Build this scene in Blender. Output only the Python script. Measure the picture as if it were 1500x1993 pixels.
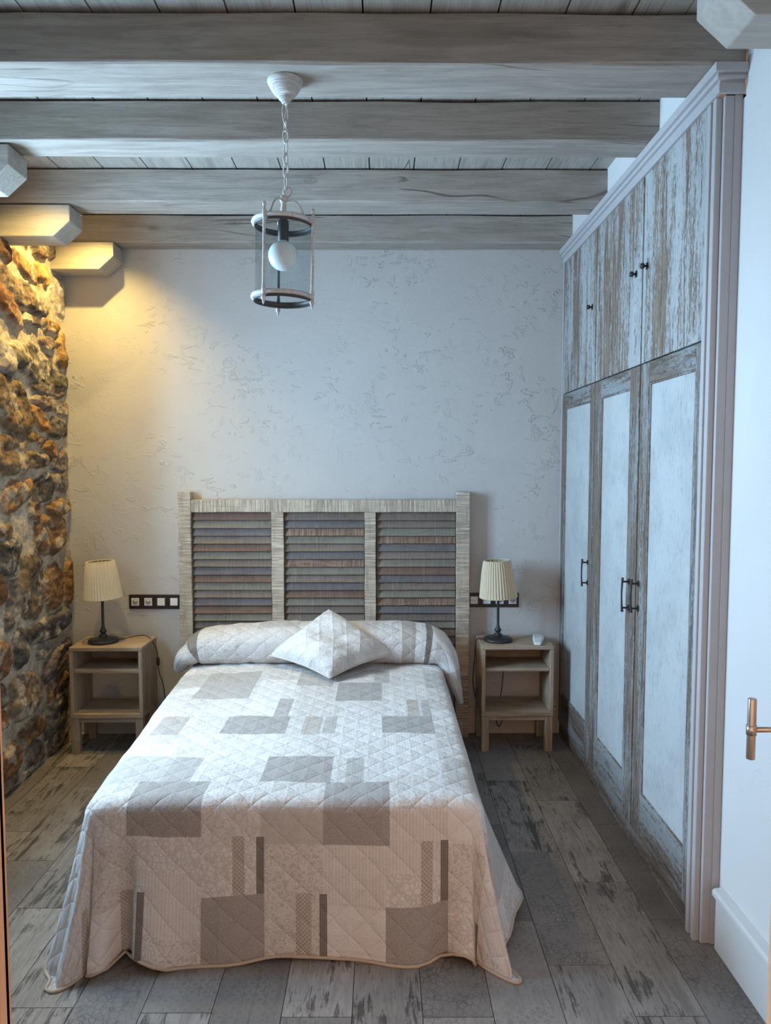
import bpy, bmesh, math, random
import numpy as np
from mathutils import Vector, Matrix, noise as mn
random.seed(7)
for o in list(bpy.data.objects): bpy.data.objects.remove(o)
S = bpy.context.scene
COL = S.collection
PI = math.pi
R = math.radians

# ------------------------------------------------------------------ camera, world, lights, exposure
PITCH, YAW = 3.727, 0.282
cd = bpy.data.cameras.new('camera'); cam = bpy.data.objects.new('camera', cd); COL.objects.link(cam)
cam.location = (0, 0, 1.5); cam.rotation_euler = (R(90 - PITCH), 0, R(-YAW))
cd.sensor_fit = 'VERTICAL'; cd.sensor_height = 24.0; cd.lens = 24.0 * 1420 / 1993
cd.clip_start = 0.05
S.camera = cam
S.view_settings.view_transform = 'Standard'; S.view_settings.look = 'None'
S.view_settings.gamma = 1.0; S.view_settings.use_curve_mapping = False
S.view_settings.exposure = 0.0
W = bpy.data.worlds.new('world'); S.world = W; W.use_nodes = True
W.node_tree.nodes['Background'].inputs[0].default_value = (1.0, .62, .42, 1)
W.node_tree.nodes['Background'].inputs[1].default_value = 1.85

def light(name, kind, loc, rot, energy, color, **kw):
    d = bpy.data.lights.new(name, kind); d.energy = energy; d.color = color
    for k, v in kw.items(): setattr(d, k, v)
    o = bpy.data.objects.new(name, d); COL.objects.link(o); o.location = loc; o.rotation_euler = rot
    return o
WIN = (2.16, 2.96, 1.05, 2.25)     # window in the left stone wall: y0 y1 z0 z1
light('window_daylight', 'AREA', (-2.02, (WIN[0]+WIN[1])/2, (WIN[2]+WIN[3])/2), (0, R(-90), 0), 225, (.50, .74, 1.0),
      shape='RECTANGLE', size=WIN[3]-WIN[2], size_y=WIN[1]-WIN[0])
SPOTS = [(-1.39, 3.05), (-1.39, 3.613)]
for sx, sy in SPOTS:
    light('downlight_lamp', 'SPOT', (sx, sy, 2.765), (0, R(9), 0), 74 if sy > 3.5 else 48, (1.0, .68, .20), spot_size=R(130), spot_blend=1.0, shadow_soft_size=.010)

# ------------------------------------------------------------------ tagging and mesh helpers
def tag(o, label=None, cat=None, group=None, kind=None):
    if label: o['label'] = label
    if cat: o['category'] = cat
    if group: o['group'] = group
    if kind: o['kind'] = kind
    return o
def empty(name, loc=(0, 0, 0), label=None, cat=None, group=None, rz=0):
    o = bpy.data.objects.new(name, None); COL.objects.link(o); o.location = loc; o.rotation_euler[2] = rz
    o.empty_display_size = .05
    return tag(o, label, cat, group)

class MB:
    def __init__(s): s.v = []; s.f = []; s.mi = []; s.sm = []; s.uv = None
    def add(s, vs, fs, mat=0, smooth=False):
        b = len(s.v); s.v += [tuple(p) for p in vs]
        for f in fs: s.f.append(tuple(i + b for i in f)); s.mi.append(mat); s.sm.append(smooth)
    def box(s, x0, x1, y0, y1, z0, z1, mat=0, M=None):
        vs = [(x, y, z) for z in (z0, z1) for y in (y0, y1) for x in (x0, x1)]
        if M is not None: vs = [M @ Vector(p) for p in vs]
        s.add(vs, [(0, 2, 3, 1), (4, 5, 7, 6), (0, 1, 5, 4), (2, 6, 7, 3), (0, 4, 6, 2), (1, 3, 7, 5)], mat)
    def prism(s, poly, a0, a1, axis='y', mat=0):
        # poly of 2D points (the other two axes in x,y,z order), extruded along axis
        def mk(p, a):
            return {'y': (p[0], a, p[1]), 'x': (a, p[0], p[1]), 'z': (p[0], p[1], a)}[axis]
        n = len(poly); vs = [mk(p, a0) for p in poly] + [mk(p, a1) for p in poly]
        fs = [tuple(range(n)), tuple(range(2*n - 1, n - 1, -1))] + [(i, n + i, n + (i+1) % n, (i+1) % n) for i in range(n)]
        s.add(vs, fs, mat)
    def tube(s, pts, r, n=8, mat=0, closed=False):
        pts = [Vector(p) for p in pts]; m = len(pts)
        rr = r if isinstance(r, (list, tuple)) else [r] * m
        vs = []; prev = None
        for i, p in enumerate(pts):
            if closed: t = pts[(i+1) % m] - pts[i-1]
            else: t = pts[min(i+1, m-1)] - pts[max(i-1, 0)]
            t.normalize()
            if prev is None:
                a = Vector((0, 0, 1)) if abs(t.z) < .9 else Vector((1, 0, 0))
                nrm = t.cross(a).normalized()
            else:
                nrm = (prev - t * prev.dot(t)).normalized()
            prev = nrm; b = t.cross(nrm)
            for k in range(n):
                a = 2*PI*k/n; vs.append(p + (nrm*math.cos(a) + b*math.sin(a)) * rr[i])
        fs = []
        for i in range(m if closed else m-1):
            for k in range(n):
                j = (i+1) % m
                fs.append((i*n+k, i*n+(k+1) % n, j*n+(k+1) % n, j*n+k))
        if not closed: fs += [tuple(range(n))[::-1], tuple((m-1)*n+k for k in range(n))]
        s.add(vs, fs, mat, True)
    def lathe(s, prof, c=(0, 0, 0), n=32, mat=0, fn=None, cap=True, smooth=True):
        vs = []
        for i, (r, z) in enumerate(prof):
            for k in range(n):
                a = 2*PI*k/n; q = r if fn is None else fn(r, z, a, k, i)
                vs.append((c[0]+q*math.cos(a), c[1]+q*math.sin(a), c[2]+z))
        fs = []
        for i in range(len(prof)-1):
            for k in range(n): fs.append((i*n+k, i*n+(k+1) % n, (i+1)*n+(k+1) % n, (i+1)*n+k))
        s.add(vs, fs, mat, smooth)
        if cap:
            m = len(prof)
            b = len(s.v) - len(vs)
            for idx in (tuple(range(n))[::-1], tuple((m-1)*n+k for k in range(n))):
                s.f.append(tuple(i+b for i in idx)); s.mi.append(mat); s.sm.append(False)
    def build(s, name, mats, parent=None, bevel=0, loc=None, seg=2):
        me = bpy.data.meshes.new(name); me.from_pydata(s.v, [], s.f)
        if not isinstance(mats, (list, tuple)): mats = [mats]
        for m in mats: me.materials.append(m)
        me.polygons.foreach_set('material_index', s.mi); me.polygons.foreach_set('use_smooth', s.sm)
        if s.uv is not None:
            l = me.uv_layers.new(name='UVMap')
            for lp in me.loops: l.data[lp.index].uv = s.uv[lp.vertex_index]
        me.validate(); me.update()
        bm = bmesh.new(); bm.from_mesh(me); bmesh.ops.recalc_face_normals(bm, faces=bm.faces); bm.to_mesh(me); bm.free()
        o = bpy.data.objects.new(name, me); COL.objects.link(o)
        if parent: o.parent = parent
        if loc: o.location = loc
        if bevel:
            b = o.modifiers.new('bevel', 'BEVEL'); b.width = bevel; b.segments = seg; b.limit_method = 'ANGLE'; b.angle_limit = R(40)
        return o

def copy_tree(o, parent=None):
    c = o.copy(); COL.objects.link(c)
    if parent: c.parent = parent
    for ch in [x for x in bpy.data.objects if x.parent == o]: copy_tree(ch, c)
    return c

# ------------------------------------------------------------------ node helpers
class NT:
    def __init__(s, name):
        s.m = bpy.data.materials.new(name); s.m.use_nodes = True
        s.t = s.m.node_tree; s.b = s.t.nodes['Principled BSDF']; s.out = s.t.nodes['Material Output']
        s.b.inputs['Roughness'].default_value = .8
        s.b.inputs['Specular IOR Level'].default_value = .25
    def n(s, kind, **kw):
        x = s.t.nodes.new(kind)
        for k, v in kw.items():
            if k.startswith('i_'):
                key = k[2:]; key = int(key) if key.isdigit() else key.replace('_', ' ')
                s.set(x.inputs[key], v)
            else: setattr(x, k, v)
        return x
    def set(s, sock, v):
        if isinstance(v, bpy.types.NodeSocket): s.t.links.new(v, sock)
        elif isinstance(v, (tuple, list)):
            sock.default_value = (*v, 1) if len(v) == 3 and len(sock.default_value) == 4 else v
        else: sock.default_value = v
    def coord(s, scale=(1, 1, 1), kind='Object', rot=(0, 0, 0), loc=(0, 0, 0)):
        tc = s.n('ShaderNodeTexCoord'); mp = s.n('ShaderNodeMapping', i_0=tc.outputs[kind])
        mp.inputs['Scale'].default_value = scale; mp.inputs['Rotation'].default_value = rot
        oi = s.n('ShaderNodeObjectInfo')
        if kind == 'Object':
            v = s.n('ShaderNodeVectorMath', operation='MULTIPLY_ADD', i_0=oi.outputs['Random'], i_1=(37., 21., 13.), i_2=mp.outputs[0])
            return v.outputs[0]
        return mp.outputs[0]
    def noise(s, vec, scale=5, detail=4, rough=.5, dist=0):
        return s.n('ShaderNodeTexNoise', i_Vector=vec, i_Scale=scale, i_Detail=detail, i_Roughness=rough, i_Distortion=dist).outputs[0]
    def vor(s, vec, scale=5, feature='F1', out=0, rnd=1):
        return s.n('ShaderNodeTexVoronoi', feature=feature, i_Vector=vec, i_Scale=scale, i_Randomness=rnd).outputs[out]
    def ramp(s, f, stops, interp='LINEAR'):
        r = s.n('ShaderNodeValToRGB', i_0=f); r.color_ramp.interpolation = interp
        e = r.color_ramp.elements
        while len(e) < len(stops): e.new(.5)
        for i, (p, c) in enumerate(stops):
            e[i].position = p
            c = (c, c, c) if isinstance(c, (int, float)) else c
            e[i].color = (*c, 1)
        return r.outputs[0]
    def mix(s, f, a, b, blend='MIX'):
        x = s.n('ShaderNodeMix', data_type='RGBA', blend_type=blend)
        s.set(x.inputs[0], f)
        for k, v in ((6, a), (7, b)):
            if isinstance(v, (int, float)): v = (v, v, v)
            s.set(x.inputs[k], v)
        return x.outputs[2]
    def math(s, op, a, b=0, c=None, clamp=False):
        x = s.n('ShaderNodeMath', operation=op); x.use_clamp = clamp; s.set(x.inputs[0], a); s.set(x.inputs[1], b)
        if c is not None: s.set(x.inputs[2], c)
        return x.outputs[0]
    def bump(s, h, dist=.005, strength=1, prev=None):
        x = s.n('ShaderNodeBump', i_Height=h, i_Distance=dist, i_Strength=strength)
        if prev is not None: s.t.links.new(prev, x.inputs['Normal'])
        s.t.links.new(x.outputs[0], s.b.inputs['Normal']); return x.outputs[0]
    def color(s, c): s.set(s.b.inputs['Base Color'], c)
    def rough(s, r): s.set(s.b.inputs['Roughness'], r)

def flat(name, c, rough=.6, metal=0, spec=.4, var=.06):
    t = NT(name); v = t.noise(t.coord(), 30, 3)
    t.color(t.mix(t.ramp(v, [(.3, 0.), (.7, 1.)]), tuple(x*(1-var) for x in c), tuple(min(1, x*(1+var)) for x in c)))
    t.rough(rough); t.b.inputs['Metallic'].default_value = metal; t.b.inputs['Specular IOR Level'].default_value = spec
    return t.m

def plaster(name, c, bump=.010):
    t = NT(name); v = t.coord()
    big = t.noise(v, 3.2, 4, .55, 1.2); mid = t.noise(v, 14, 5, .6, .8)
    st = t.noise(t.coord((7, 7, 16), rot=(0, .5, 0)), 1.6, 3, .55, .5)
    ridge = t.math('MAXIMUM', t.ramp(mid, [(.60, 0.), (.64, .6), (.66, .1)]), t.ramp(st, [(.62, 0.), (.66, 1.), (.675, .1)]))
    mask = t.ramp(t.noise(v, 2.1, 2), [(.42, .15), (.6, 1.)])
    h = t.math('MULTIPLY_ADD', ridge, mask, t.math('MULTIPLY', big, 1.0))
    fine = t.noise(v, 90, 3, .6)
    h = t.math('MULTIPLY_ADD', fine, .16, h)
    t.color(t.mix(t.ramp(big, [(.3, 0.), (.7, 1.)]), tuple(x*.96 for x in c), c)); t.rough(.85)
    t.bump(h, bump, .55); return t.m

def painted_wood(name, axis='x', base=(.385, .352, .315), dark=(.235, .205, .175), line=(.13, .11, .095), knots=True, worn=.45):
    # limewashed timber, grain along axis
    t = NT(name)
    sc = {'x': (.9, 9, 9), 'y': (9, .9, 9), 'z': (9, 9, .9)}[axis]
    v = t.coord(sc); v1 = t.coord()
    g = t.noise(v, 3.2, 6, .65, .8)
    f = t.noise(v, 14, 5, .7, .4)
    blotch = t.noise(v1, 2.3, 4, .6)
    col = t.mix(t.ramp(g, [(.30, 0.), (.62, 1.)]), dark, base)
    col = t.mix(t.ramp(blotch, [(.35, .0), (.75, worn)]), col, tuple(x*1.18 for x in base))
    col = t.mix(t.ramp(f, [(.30, .6), (.44, 0.)]), col, dark)
    sc2 = {'x': (1.6, 60, 60), 'y': (60, 1.6, 60), 'z': (60, 60, 1.6)}[axis]
    f2 = t.noise(t.coord(sc2), 2.0, 4, .7, .5)
    col = t.mix(t.ramp(f2, [(.36, .45), (.46, 0.), (.58, 0.), (.68, .25)]), col, dark)
    f = t.math('ADD', f, t.math('MULTIPLY', f2, .8))
    cr = t.ramp(t.noise(v, .75, 2, .4, .35), [(.492, 0.), (.498, 1.), (.502, 1.), (.508, 0.)])
    crm = t.ramp(t.noise(v1, 1.6, 2), [(.54, 0.), (.60, 1.)])
    crack = t.math('MULTIPLY', cr, crm)
    crack = t.math('MULTIPLY', crack, 1. if knots else 0.)
    col = t.mix(t.math('MULTIPLY', crack, .8), col, line)
    if knots:
        kv = t.coord({'x': (3.2, 7, 7), 'y': (7, 3.2, 7), 'z': (7, 7, 3.2)}[axis])
        kd = t.n('ShaderNodeTexVoronoi', i_Vector=kv, i_Scale=1.0)
        wob = t.math('MULTIPLY_ADD', t.noise(v1, 30, 3), .05, kd.outputs['Distance'])
        k = t.ramp(wob, [(.075, 1.), (.105, .25), (.125, .7), (.16, 0.)])
        sel = t.ramp(kd.outputs['Color'], [(.60, 0.), (.64, 1.)])
        col = t.mix(t.math('MULTIPLY', t.math('MULTIPLY', k, sel), .75), col, tuple(x*1.3 for x in line))
    t.color(col); t.rough(.82)
    h = t.math('ADD', t.math('MULTIPLY', g, .5), t.math('MULTIPLY', f, .35)); h = t.math('SUBTRACT', h, t.math('MULTIPLY', crack, .9))
    t.bump(h, .0045, .7); return t.m

def distressed(name, axis='z', paint=(.44, .46, .465), wood=(.15, .118, .095), amount=.5, panel=False):
    t = NT(name)
    sc = {'x': (1.6, 26, 26), 'y': (26, 1.6, 26), 'z': (26, 26, 1.6)}[axis]
    v = t.coord(sc); v1 = t.coord()
    if panel:
        a = t.noise(t.coord((30, 30, 9)), 3, 5, .7); b = t.noise(t.coord((9, 9, 30)), 4, 4, .7)
        c = t.noise(v1, 5, 4, .6)
        m = t.math('MULTIPLY', t.ramp(a, [(.52, 0.), (.66, 1.)]), t.ramp(c, [(.35, .25), (.62, 1.)]))
        col = t.mix(t.math('MULTIPLY', m, .85), paint, tuple(x*.55 for x in paint))
        col = t.mix(t.math('MULTIPLY', t.ramp(b, [(.55, 0.), (.7, 1.)]), .3), col, tuple(x*.7 for x in paint))
        col = t.mix(t.math('MULTIPLY', t.ramp(c, [(.42, 0.), (.66, 1.)]), .5), col, tuple(x*.72 for x in paint))
        t.color(col); t.rough(.6); t.bump(a, .001, .6); return t.m
    st = t.noise(v, 1.1, 7, .72, .6)
    flake = t.noise(t.coord({'x': (14, 40, 40), 'y': (40, 14, 40), 'z': (40, 40, 14)}[axis]), 2.6, 6, .8, .3)
    zone = t.noise(t.coord({'x': (.6, 3.5, 3.5), 'y': (3.5, .6, 3.5), 'z': (3.5, 3.5, .6)}[axis]), 1.6, 3, .55)
    k = t.math('ADD', t.math('MULTIPLY', st, .44), t.math('ADD', t.math('MULTIPLY', flake, .36), t.math('MULTIPLY', zone, .30)))
    th = .565 - (amount - .5) * .22
    m = t.ramp(k, [(th - .02, 0.), (th + .03, 1.)])
    w2 = t.mix(t.ramp(t.noise(v, 3.5, 5, .7), [(.36, 0.), (.60, 1.)]), tuple(x*.55 for x in wood), tuple(x*1.75 for x in wood))
    grey = t.mix(t.ramp(st, [(.3, 0.), (.6, 1.)]), tuple(x*.70 for x in paint), paint)
    col = t.mix(m, grey, w2)
    fine = t.ramp(t.noise(v, 7, 4, .7), [(.30, .75), (.42, 0.)])
    col = t.mix(fine, col, tuple(x*1.3 for x in wood))
    t.color(col); t.rough(.7); t.bump(t.math('SUBTRACT', t.math('MULTIPLY', st, .4), t.math('MULTIPLY', m, .5)), .002, .6)
    return t.m

def oak(name, axis, base=(.40, .31, .225), dark=(.24, .175, .12)):
    t = NT(name); sc = {'x': (1.2, 16, 16), 'y': (16, 1.2, 16), 'z': (16, 16, 1.2)}[axis]
    v = t.coord(sc)
    g = t.noise(v, 1.4, 6, .65, 1.6); f = t.noise(v, 8, 5, .7)
    col = t.mix(t.ramp(g, [(.32, 0.), (.60, 1.)]), dark, base)
    col = t.mix(t.ramp(f, [(.30, .6), (.45, 0.)]), col, tuple(x*.85 for x in dark))
    col = t.mix(t.ramp(t.noise(t.coord(), 9, 4), [(.5, 0.), (.75, .5)]), col, tuple(min(1, x*1.35) for x in base))
    t.color(col); t.rough(.65); t.bump(f, .0015, .6); return t.m

def sawn(name, axis, base, dark, line_w=.5, strength=.8):
    # rough sawn paint with fine marks across the grain (axis = direction of the board)
    t = NT(name)
    scx = {'x': (130, 4, 4), 'z': (4, 4, 130)}[axis]; scl = {'x': (2, 14, 14), 'z': (14, 14, 2)}[axis]
    a = t.noise(t.coord(scx), 1.5, 4, .7, .25); g = t.noise(t.coord(scl), 2.4, 5, .65, .8); z = t.noise(t.coord(), 7, 3)
    m = t.math('MULTIPLY', t.ramp(a, [(.46, 0.), (.54, 1.)]), t.ramp(z, [(.3, .35), (.55, 1.)]))
    col = t.mix(t.math('MULTIPLY', m, strength), base, dark)
    col = t.mix(t.ramp(g, [(.33, line_w), (.47, 0.)]), col, dark)
    t.color(col); t.rough(.8); t.bump(t.math('SUBTRACT', 1, t.math('ADD', m, t.math('MULTIPLY', g, .5))), .002, .7); return t.m

def glassy(name):
    t = NT(name)
    tr = t.n('ShaderNodeBsdfTransparent', i_0=(.84, .88, .89)); gl = t.n('ShaderNodeBsdfGlossy', i_1=.03)
    lw = t.n('ShaderNodeLayerWeight', i_0=.25); mx = t.n('ShaderNodeMixShader')
    f = t.math('MULTIPLY_ADD', t.math('POWER', lw.outputs['Facing'], 3.0), .45, .035)
    t.t.links.new(f, mx.inputs[0]); t.t.links.new(tr.outputs[0], mx.inputs[1]); t.t.links.new(gl.outputs[0], mx.inputs[2])
    t.t.links.new(mx.outputs[0], t.out.inputs[0]); return t.m

M = {}
M['plaster'] = plaster('white_plaster', (.50, .49, .475), .0075)
M['plaster_smooth'] = plaster('smooth_white_plaster', (.66, .66, .655), .0012)
M['beam'] = painted_wood('limewashed_beam', 'x')
M['corbel'] = painted_wood('limewashed_corbel', 'x', (.46, .44, .40), (.35, .325, .29), knots=False)
M['board'] = painted_wood('ceiling_board', 'y', (.42, .395, .355), (.25, .22, .185), worn=.6)
M['dist'] = distressed('distressed_paint', 'z', paint=(.33, .345, .35), amount=.68, wood=(.13, .10, .08))
M['dist_up'] = distressed('distressed_paint_upper', 'z', amount=.56, wood=(.15, .112, .085))
M['dist_h'] = distressed('distressed_paint_rail', 'y', paint=(.31, .325, .335), amount=.62, wood=(.12, .095, .078))
M['panel'] = distressed('washed_panel', 'z', paint=(.47, .49, .495), panel=True)
M['casing'] = flat('grey_white_casing', (.44, .435, .445), .5, var=.03)
M['skirt'] = flat('white_skirting', (.62, .63, .63), .5, var=.02)
M['dark'] = flat('shadow_gap', (.03, .03, .03), .9)
M['oak_x'] = oak('oak_across', 'x'); M['oak_y'] = oak('oak_deep', 'y'); M['oak_z'] = oak('oak_upright', 'z')
M['hb_z'] = sawn('cream_sawn_upright', 'z', (.56, .49, .395), (.25, .20, .15)); M['hb_x'] = sawn('cream_sawn_rail', 'x', (.56, .49, .395), (.25, .20, .15))
SL = [((.19, .152, .13), (.11, .085, .07)), ((.225, .205, .168), (.14, .125, .10)), ((.165, .15, .148), (.10, .09, .09)),
      ((.22, .178, .148), (.13, .10, .08)), ((.15, .095, .07), (.36, .25, .185)), ((.20, .13, .10), (.11, .07, .055))]
M['slats'] = [sawn('louvre_slat_tone', 'x', a, b, .6, .75 if i == 4 else .35) for i, (a, b) in enumerate(SL)]
M['black'] = flat('black_metal', (.035, .033, .033), .45, .3, .5)
M['blackp'] = flat('black_plastic', (.03, .02, .02), .35)
M['steel'] = flat('brushed_steel', (.42, .39, .36), .32, .9)
M['whitep'] = flat('white_plastic', (.72, .72, .70), .4, var=.02)
M['greyp'] = flat('grey_plastic', (.42, .42, .42), .4)
M['bulb'] = flat('opal_glass', (.80, .84, .84), .15, var=.01)
M['glass'] = glassy('clear_glass')
M['doorwood'] = oak('orange_door_wood', 'z', (.72, .46, .30), (.55, .32, .19))
M['chalk'] = sawn('chalky_white_metal', 'z', (.66, .66, .64), (.36, .33, .29), .5, .35)
M['darkring'] = flat('dark_ring', (.07, .065, .065), .5)
M['sheet'] = flat('white_sheet', (.6, .6, .6), .9)
def shade_mat():
    t = NT('cream_pleated_fabric'); t.color((.76, .68, .51)); t.rough(.85)
    t.b.inputs['Transmission Weight'].default_value = 0
    t.bump(t.noise(t.coord(), 300, 2), .0006, .5)
    df = t.n('ShaderNodeBsdfTranslucent', i_0=(.7, .62, .46)); mx = t.n('ShaderNodeMixShader', i_0=.25)
    t.t.links.new(t.b.outputs[0], mx.inputs[1]); t.t.links.new(df.outputs[0], mx.inputs[2]); t.t.links.new(mx.outputs[0], t.out.inputs[0])
    return t.m
M['shade'] = shade_mat()

# ------------------------------------------------------------------ constants of the room
D = 4.004; ZC = 2.795; XL = -1.72; XR = 1.05; YF = .85; ZB = 2.649

# ------------------------------------------------------------------ floor: porcelain wood-look planks
def floor_mat():
    t = NT('patterned_plank_tile'); at = t.n('ShaderNodeAttribute', attribute_name='tile')
    sp = t.n('ShaderNodeSeparateColor', i_0=at.outputs['Color'])
    r1, r2, r3 = sp.outputs
    tc = t.n('ShaderNodeTexCoord')
    off = t.n('ShaderNodeVectorMath', operation='MULTIPLY_ADD', i_0=at.outputs['Color'], i_1=(31., 17., 0.), i_2=tc.outputs['Object']).outputs[0]
    def mp(s): 
        m = t.n('ShaderNodeMapping', i_0=off); m.inputs['Scale'].default_value = s; return m.outputs[0]
    g = t.noise(mp((11, 1.1, 1)), 2.0, 7, .7, 1.2); fine = t.noise(mp((45, 5, 1)), 2, 5, .75, .6); bl = t.noise(mp((1, 1, 1)), 5, 5, .65)
    light, mid, dark = (.335, .31, .288), (.195, .175, .158), (.045, .038, .033)
    wood = t.mix(t.ramp(g, [(.34, 0.), (.60, 1.)]), mid, light)
    k = t.math('ADD', t.math('MULTIPLY', g, .45), t.math('ADD', t.math('MULTIPLY', fine, .30), t.math('MULTIPLY', bl, .30)))
    wood = t.mix(t.ramp(k, [(.535, 0.), (.585, .85)]), wood, dark)
    wood = t.mix(t.ramp(fine, [(.32, .6), (.44, 0.)]), wood, dark)
    # faded ornament: rings and rosettes
    ov = mp((1, 1, 1))
    w1 = t.n('ShaderNodeTexVoronoi', i_Vector=ov, i_Scale=30., i_Randomness=0.0); dd = w1.outputs['Distance']
    ring = t.math('SINE', t.math('MULTIPLY', dd, 14.))
    vv = t.n('ShaderNodeTexVoronoi', feature='DISTANCE_TO_EDGE', i_Vector=ov, i_Scale=46., i_Randomness=.7).outputs[0]
    curl = t.ramp(vv, [(.03, 1.), (.10, 0.)])
    fl = t.mix(t.ramp(r3, [(.49, 0.), (.51, 1.)]), t.ramp(ring, [(.4, 0.), (.7, .6)]), curl)
    wear = t.ramp(t.noise(mp((1, 1, 1)), 9, 5, .7), [(.38, 0.), (.58, .62)])
    base2 = t.mix(t.ramp(bl, [(.3, 0.), (.7, 1.)]), (.175, .16, .147), (.265, .245, .227))
    orn = t.mix(t.math('MULTIPLY', fl, wear), base2, (.085, .075, .067))
    orn = t.mix(t.ramp(fine, [(.34, .35), (.46, 0.)]), orn, dark)
    col = t.mix(t.ramp(r1, [(.52, 0.), (.54, 1.)]), wood, orn)
    col = t.mix(1.0, col, t.ramp(r2, [(0., .78), (1., 1.16)]), 'MULTIPLY')
    t.color(col); t.rough(t.math('MULTIPLY_ADD', bl, .3, .36)); t.b.inputs['Specular IOR Level'].default_value = .35
    t.bump(t.math('SUBTRACT', g, fine), .0012, .5); return t.m
def build_floor():
    w, L, x0 = .193, .64, -.082
    known = {3: 2.312 + .0, 4: 2.095, 5: 2.53, 2: 2.309, 1: 1.89, 0: 2.10, -1: 1.892, 6: 2.312}
    known[3] = 2.095; known[4] = 2.53; known[5] = 2.312
    rows = {-1: 1.892, 0: 2.10, 1: 1.89, 2: 2.309, 3: 2.095, 4: 2.53, 5: 2.312}
    b = MB(); cols = []
    rnd = random.Random(11)
    b.box(XL-.02, XR+.02, -1.2, D, -.05, -.0035, 1); cols += [(0, 0, 0)] * 6
    k0 = int(math.floor((XL - x0) / w)) - 1; g = .0011
    for k in range(k0, 7):
        xa, xb = max(x0 + k*w, XL), min(x0 + (k+1)*w, XR)
        if xb - xa < .01: continue
        ph = rows.get(k, 2.0 + rnd.random()*.6); y = ph - 6*L
        while y < D:
            ya, yb = max(y, -1.2), min(y + L, D)
            if yb - ya > .01:
                n = len(b.f); b.box(xa+g, xb-g, ya+g, yb-g, -.02, 0, 0)
                c = (rnd.random(), rnd.random(), rnd.random()); cols += [c] * (len(b.f) - n)
            y += L
    me_cols = cols
    me = bpy.data.meshes.new('floor'); me.from_pydata(b.v, [], b.f)
    me.materials.append(floor_mat()); me.materials.append(flat('dark_grout', (.05, .045, .04), .9))
    me.polygons.foreach_set('material_index', b.mi)
    a = me.color_attributes.new('tile', 'FLOAT_COLOR', 'CORNER')
    for p in me.polygons:
        for li in p.loop_indices: a.data[li].color = (*me_cols[p.index], 1)
    me.update(); o = bpy.data.objects.new('floor', me); COL.objects.link(o); tag(o, kind='structure')
build_floor()

# ------------------------------------------------------------------ walls and ceiling
b = MB(); b.box(XL-.2, XR+.2, D, D+.15, 0, ZC+.05); tag(b.build('wall_back', M['plaster']), kind='structure')
b = MB(); b.box(XR, XR+.15, -1.2, 2.172, 0, ZC+.05); b.box(.990, 1.18, 2.385, D, 2.585, ZC+.05); b.box(1.56, 1.62, 2.172, D, 0, 2.56); b.box(1.05, 1.60, 2.172, 2.19, 0, 2.56)
tag(b.build('wall_right', M['plaster_smooth']), kind='structure')
b = MB(); b.box(XL, -.462, YF-.15, YF, 0, ZC); b.box(.92, XR, YF-.15, YF, 0, ZC); b.box(-.462, .92, YF-.15, YF, 2.12, ZC)
tag(b.build('wall_front', M['plaster_smooth']), kind='structure')
b = MB(); b.box(-.475, -.4585, YF-.17, YF+.012, 0, 2.14); b.box(.905, .922, YF-.17, YF+.012, 0, 2.14); b.box(-.4585, .905, YF-.17, YF+.012, 2.10, 2.14)
b.box(-.54, -.4585, YF+.0, YF+.016, 0, 2.2); b.box(.905, .98, YF, YF+.016, 0, 2.2); b.box(-.54, .98, YF, YF+.016, 2.12, 2.2)
tag(b.build('trim_1', M['doorwood'], bevel=.003), kind='structure')
b = MB(); x = -1.80; rnd = random.Random(3)
while x < XR + .1:
    w = .194; b.box(x+.0025, x+w-.0025, YF-.2, D, ZC, ZC+.03 + rnd.random()*.002); x += w
b.box(-1.85, XR+.2, YF-.2, D, ZC+.012, ZC+.05, 1)
tag(b.build('ceiling', [M['board'], M['dark']]), kind='structure')

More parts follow.
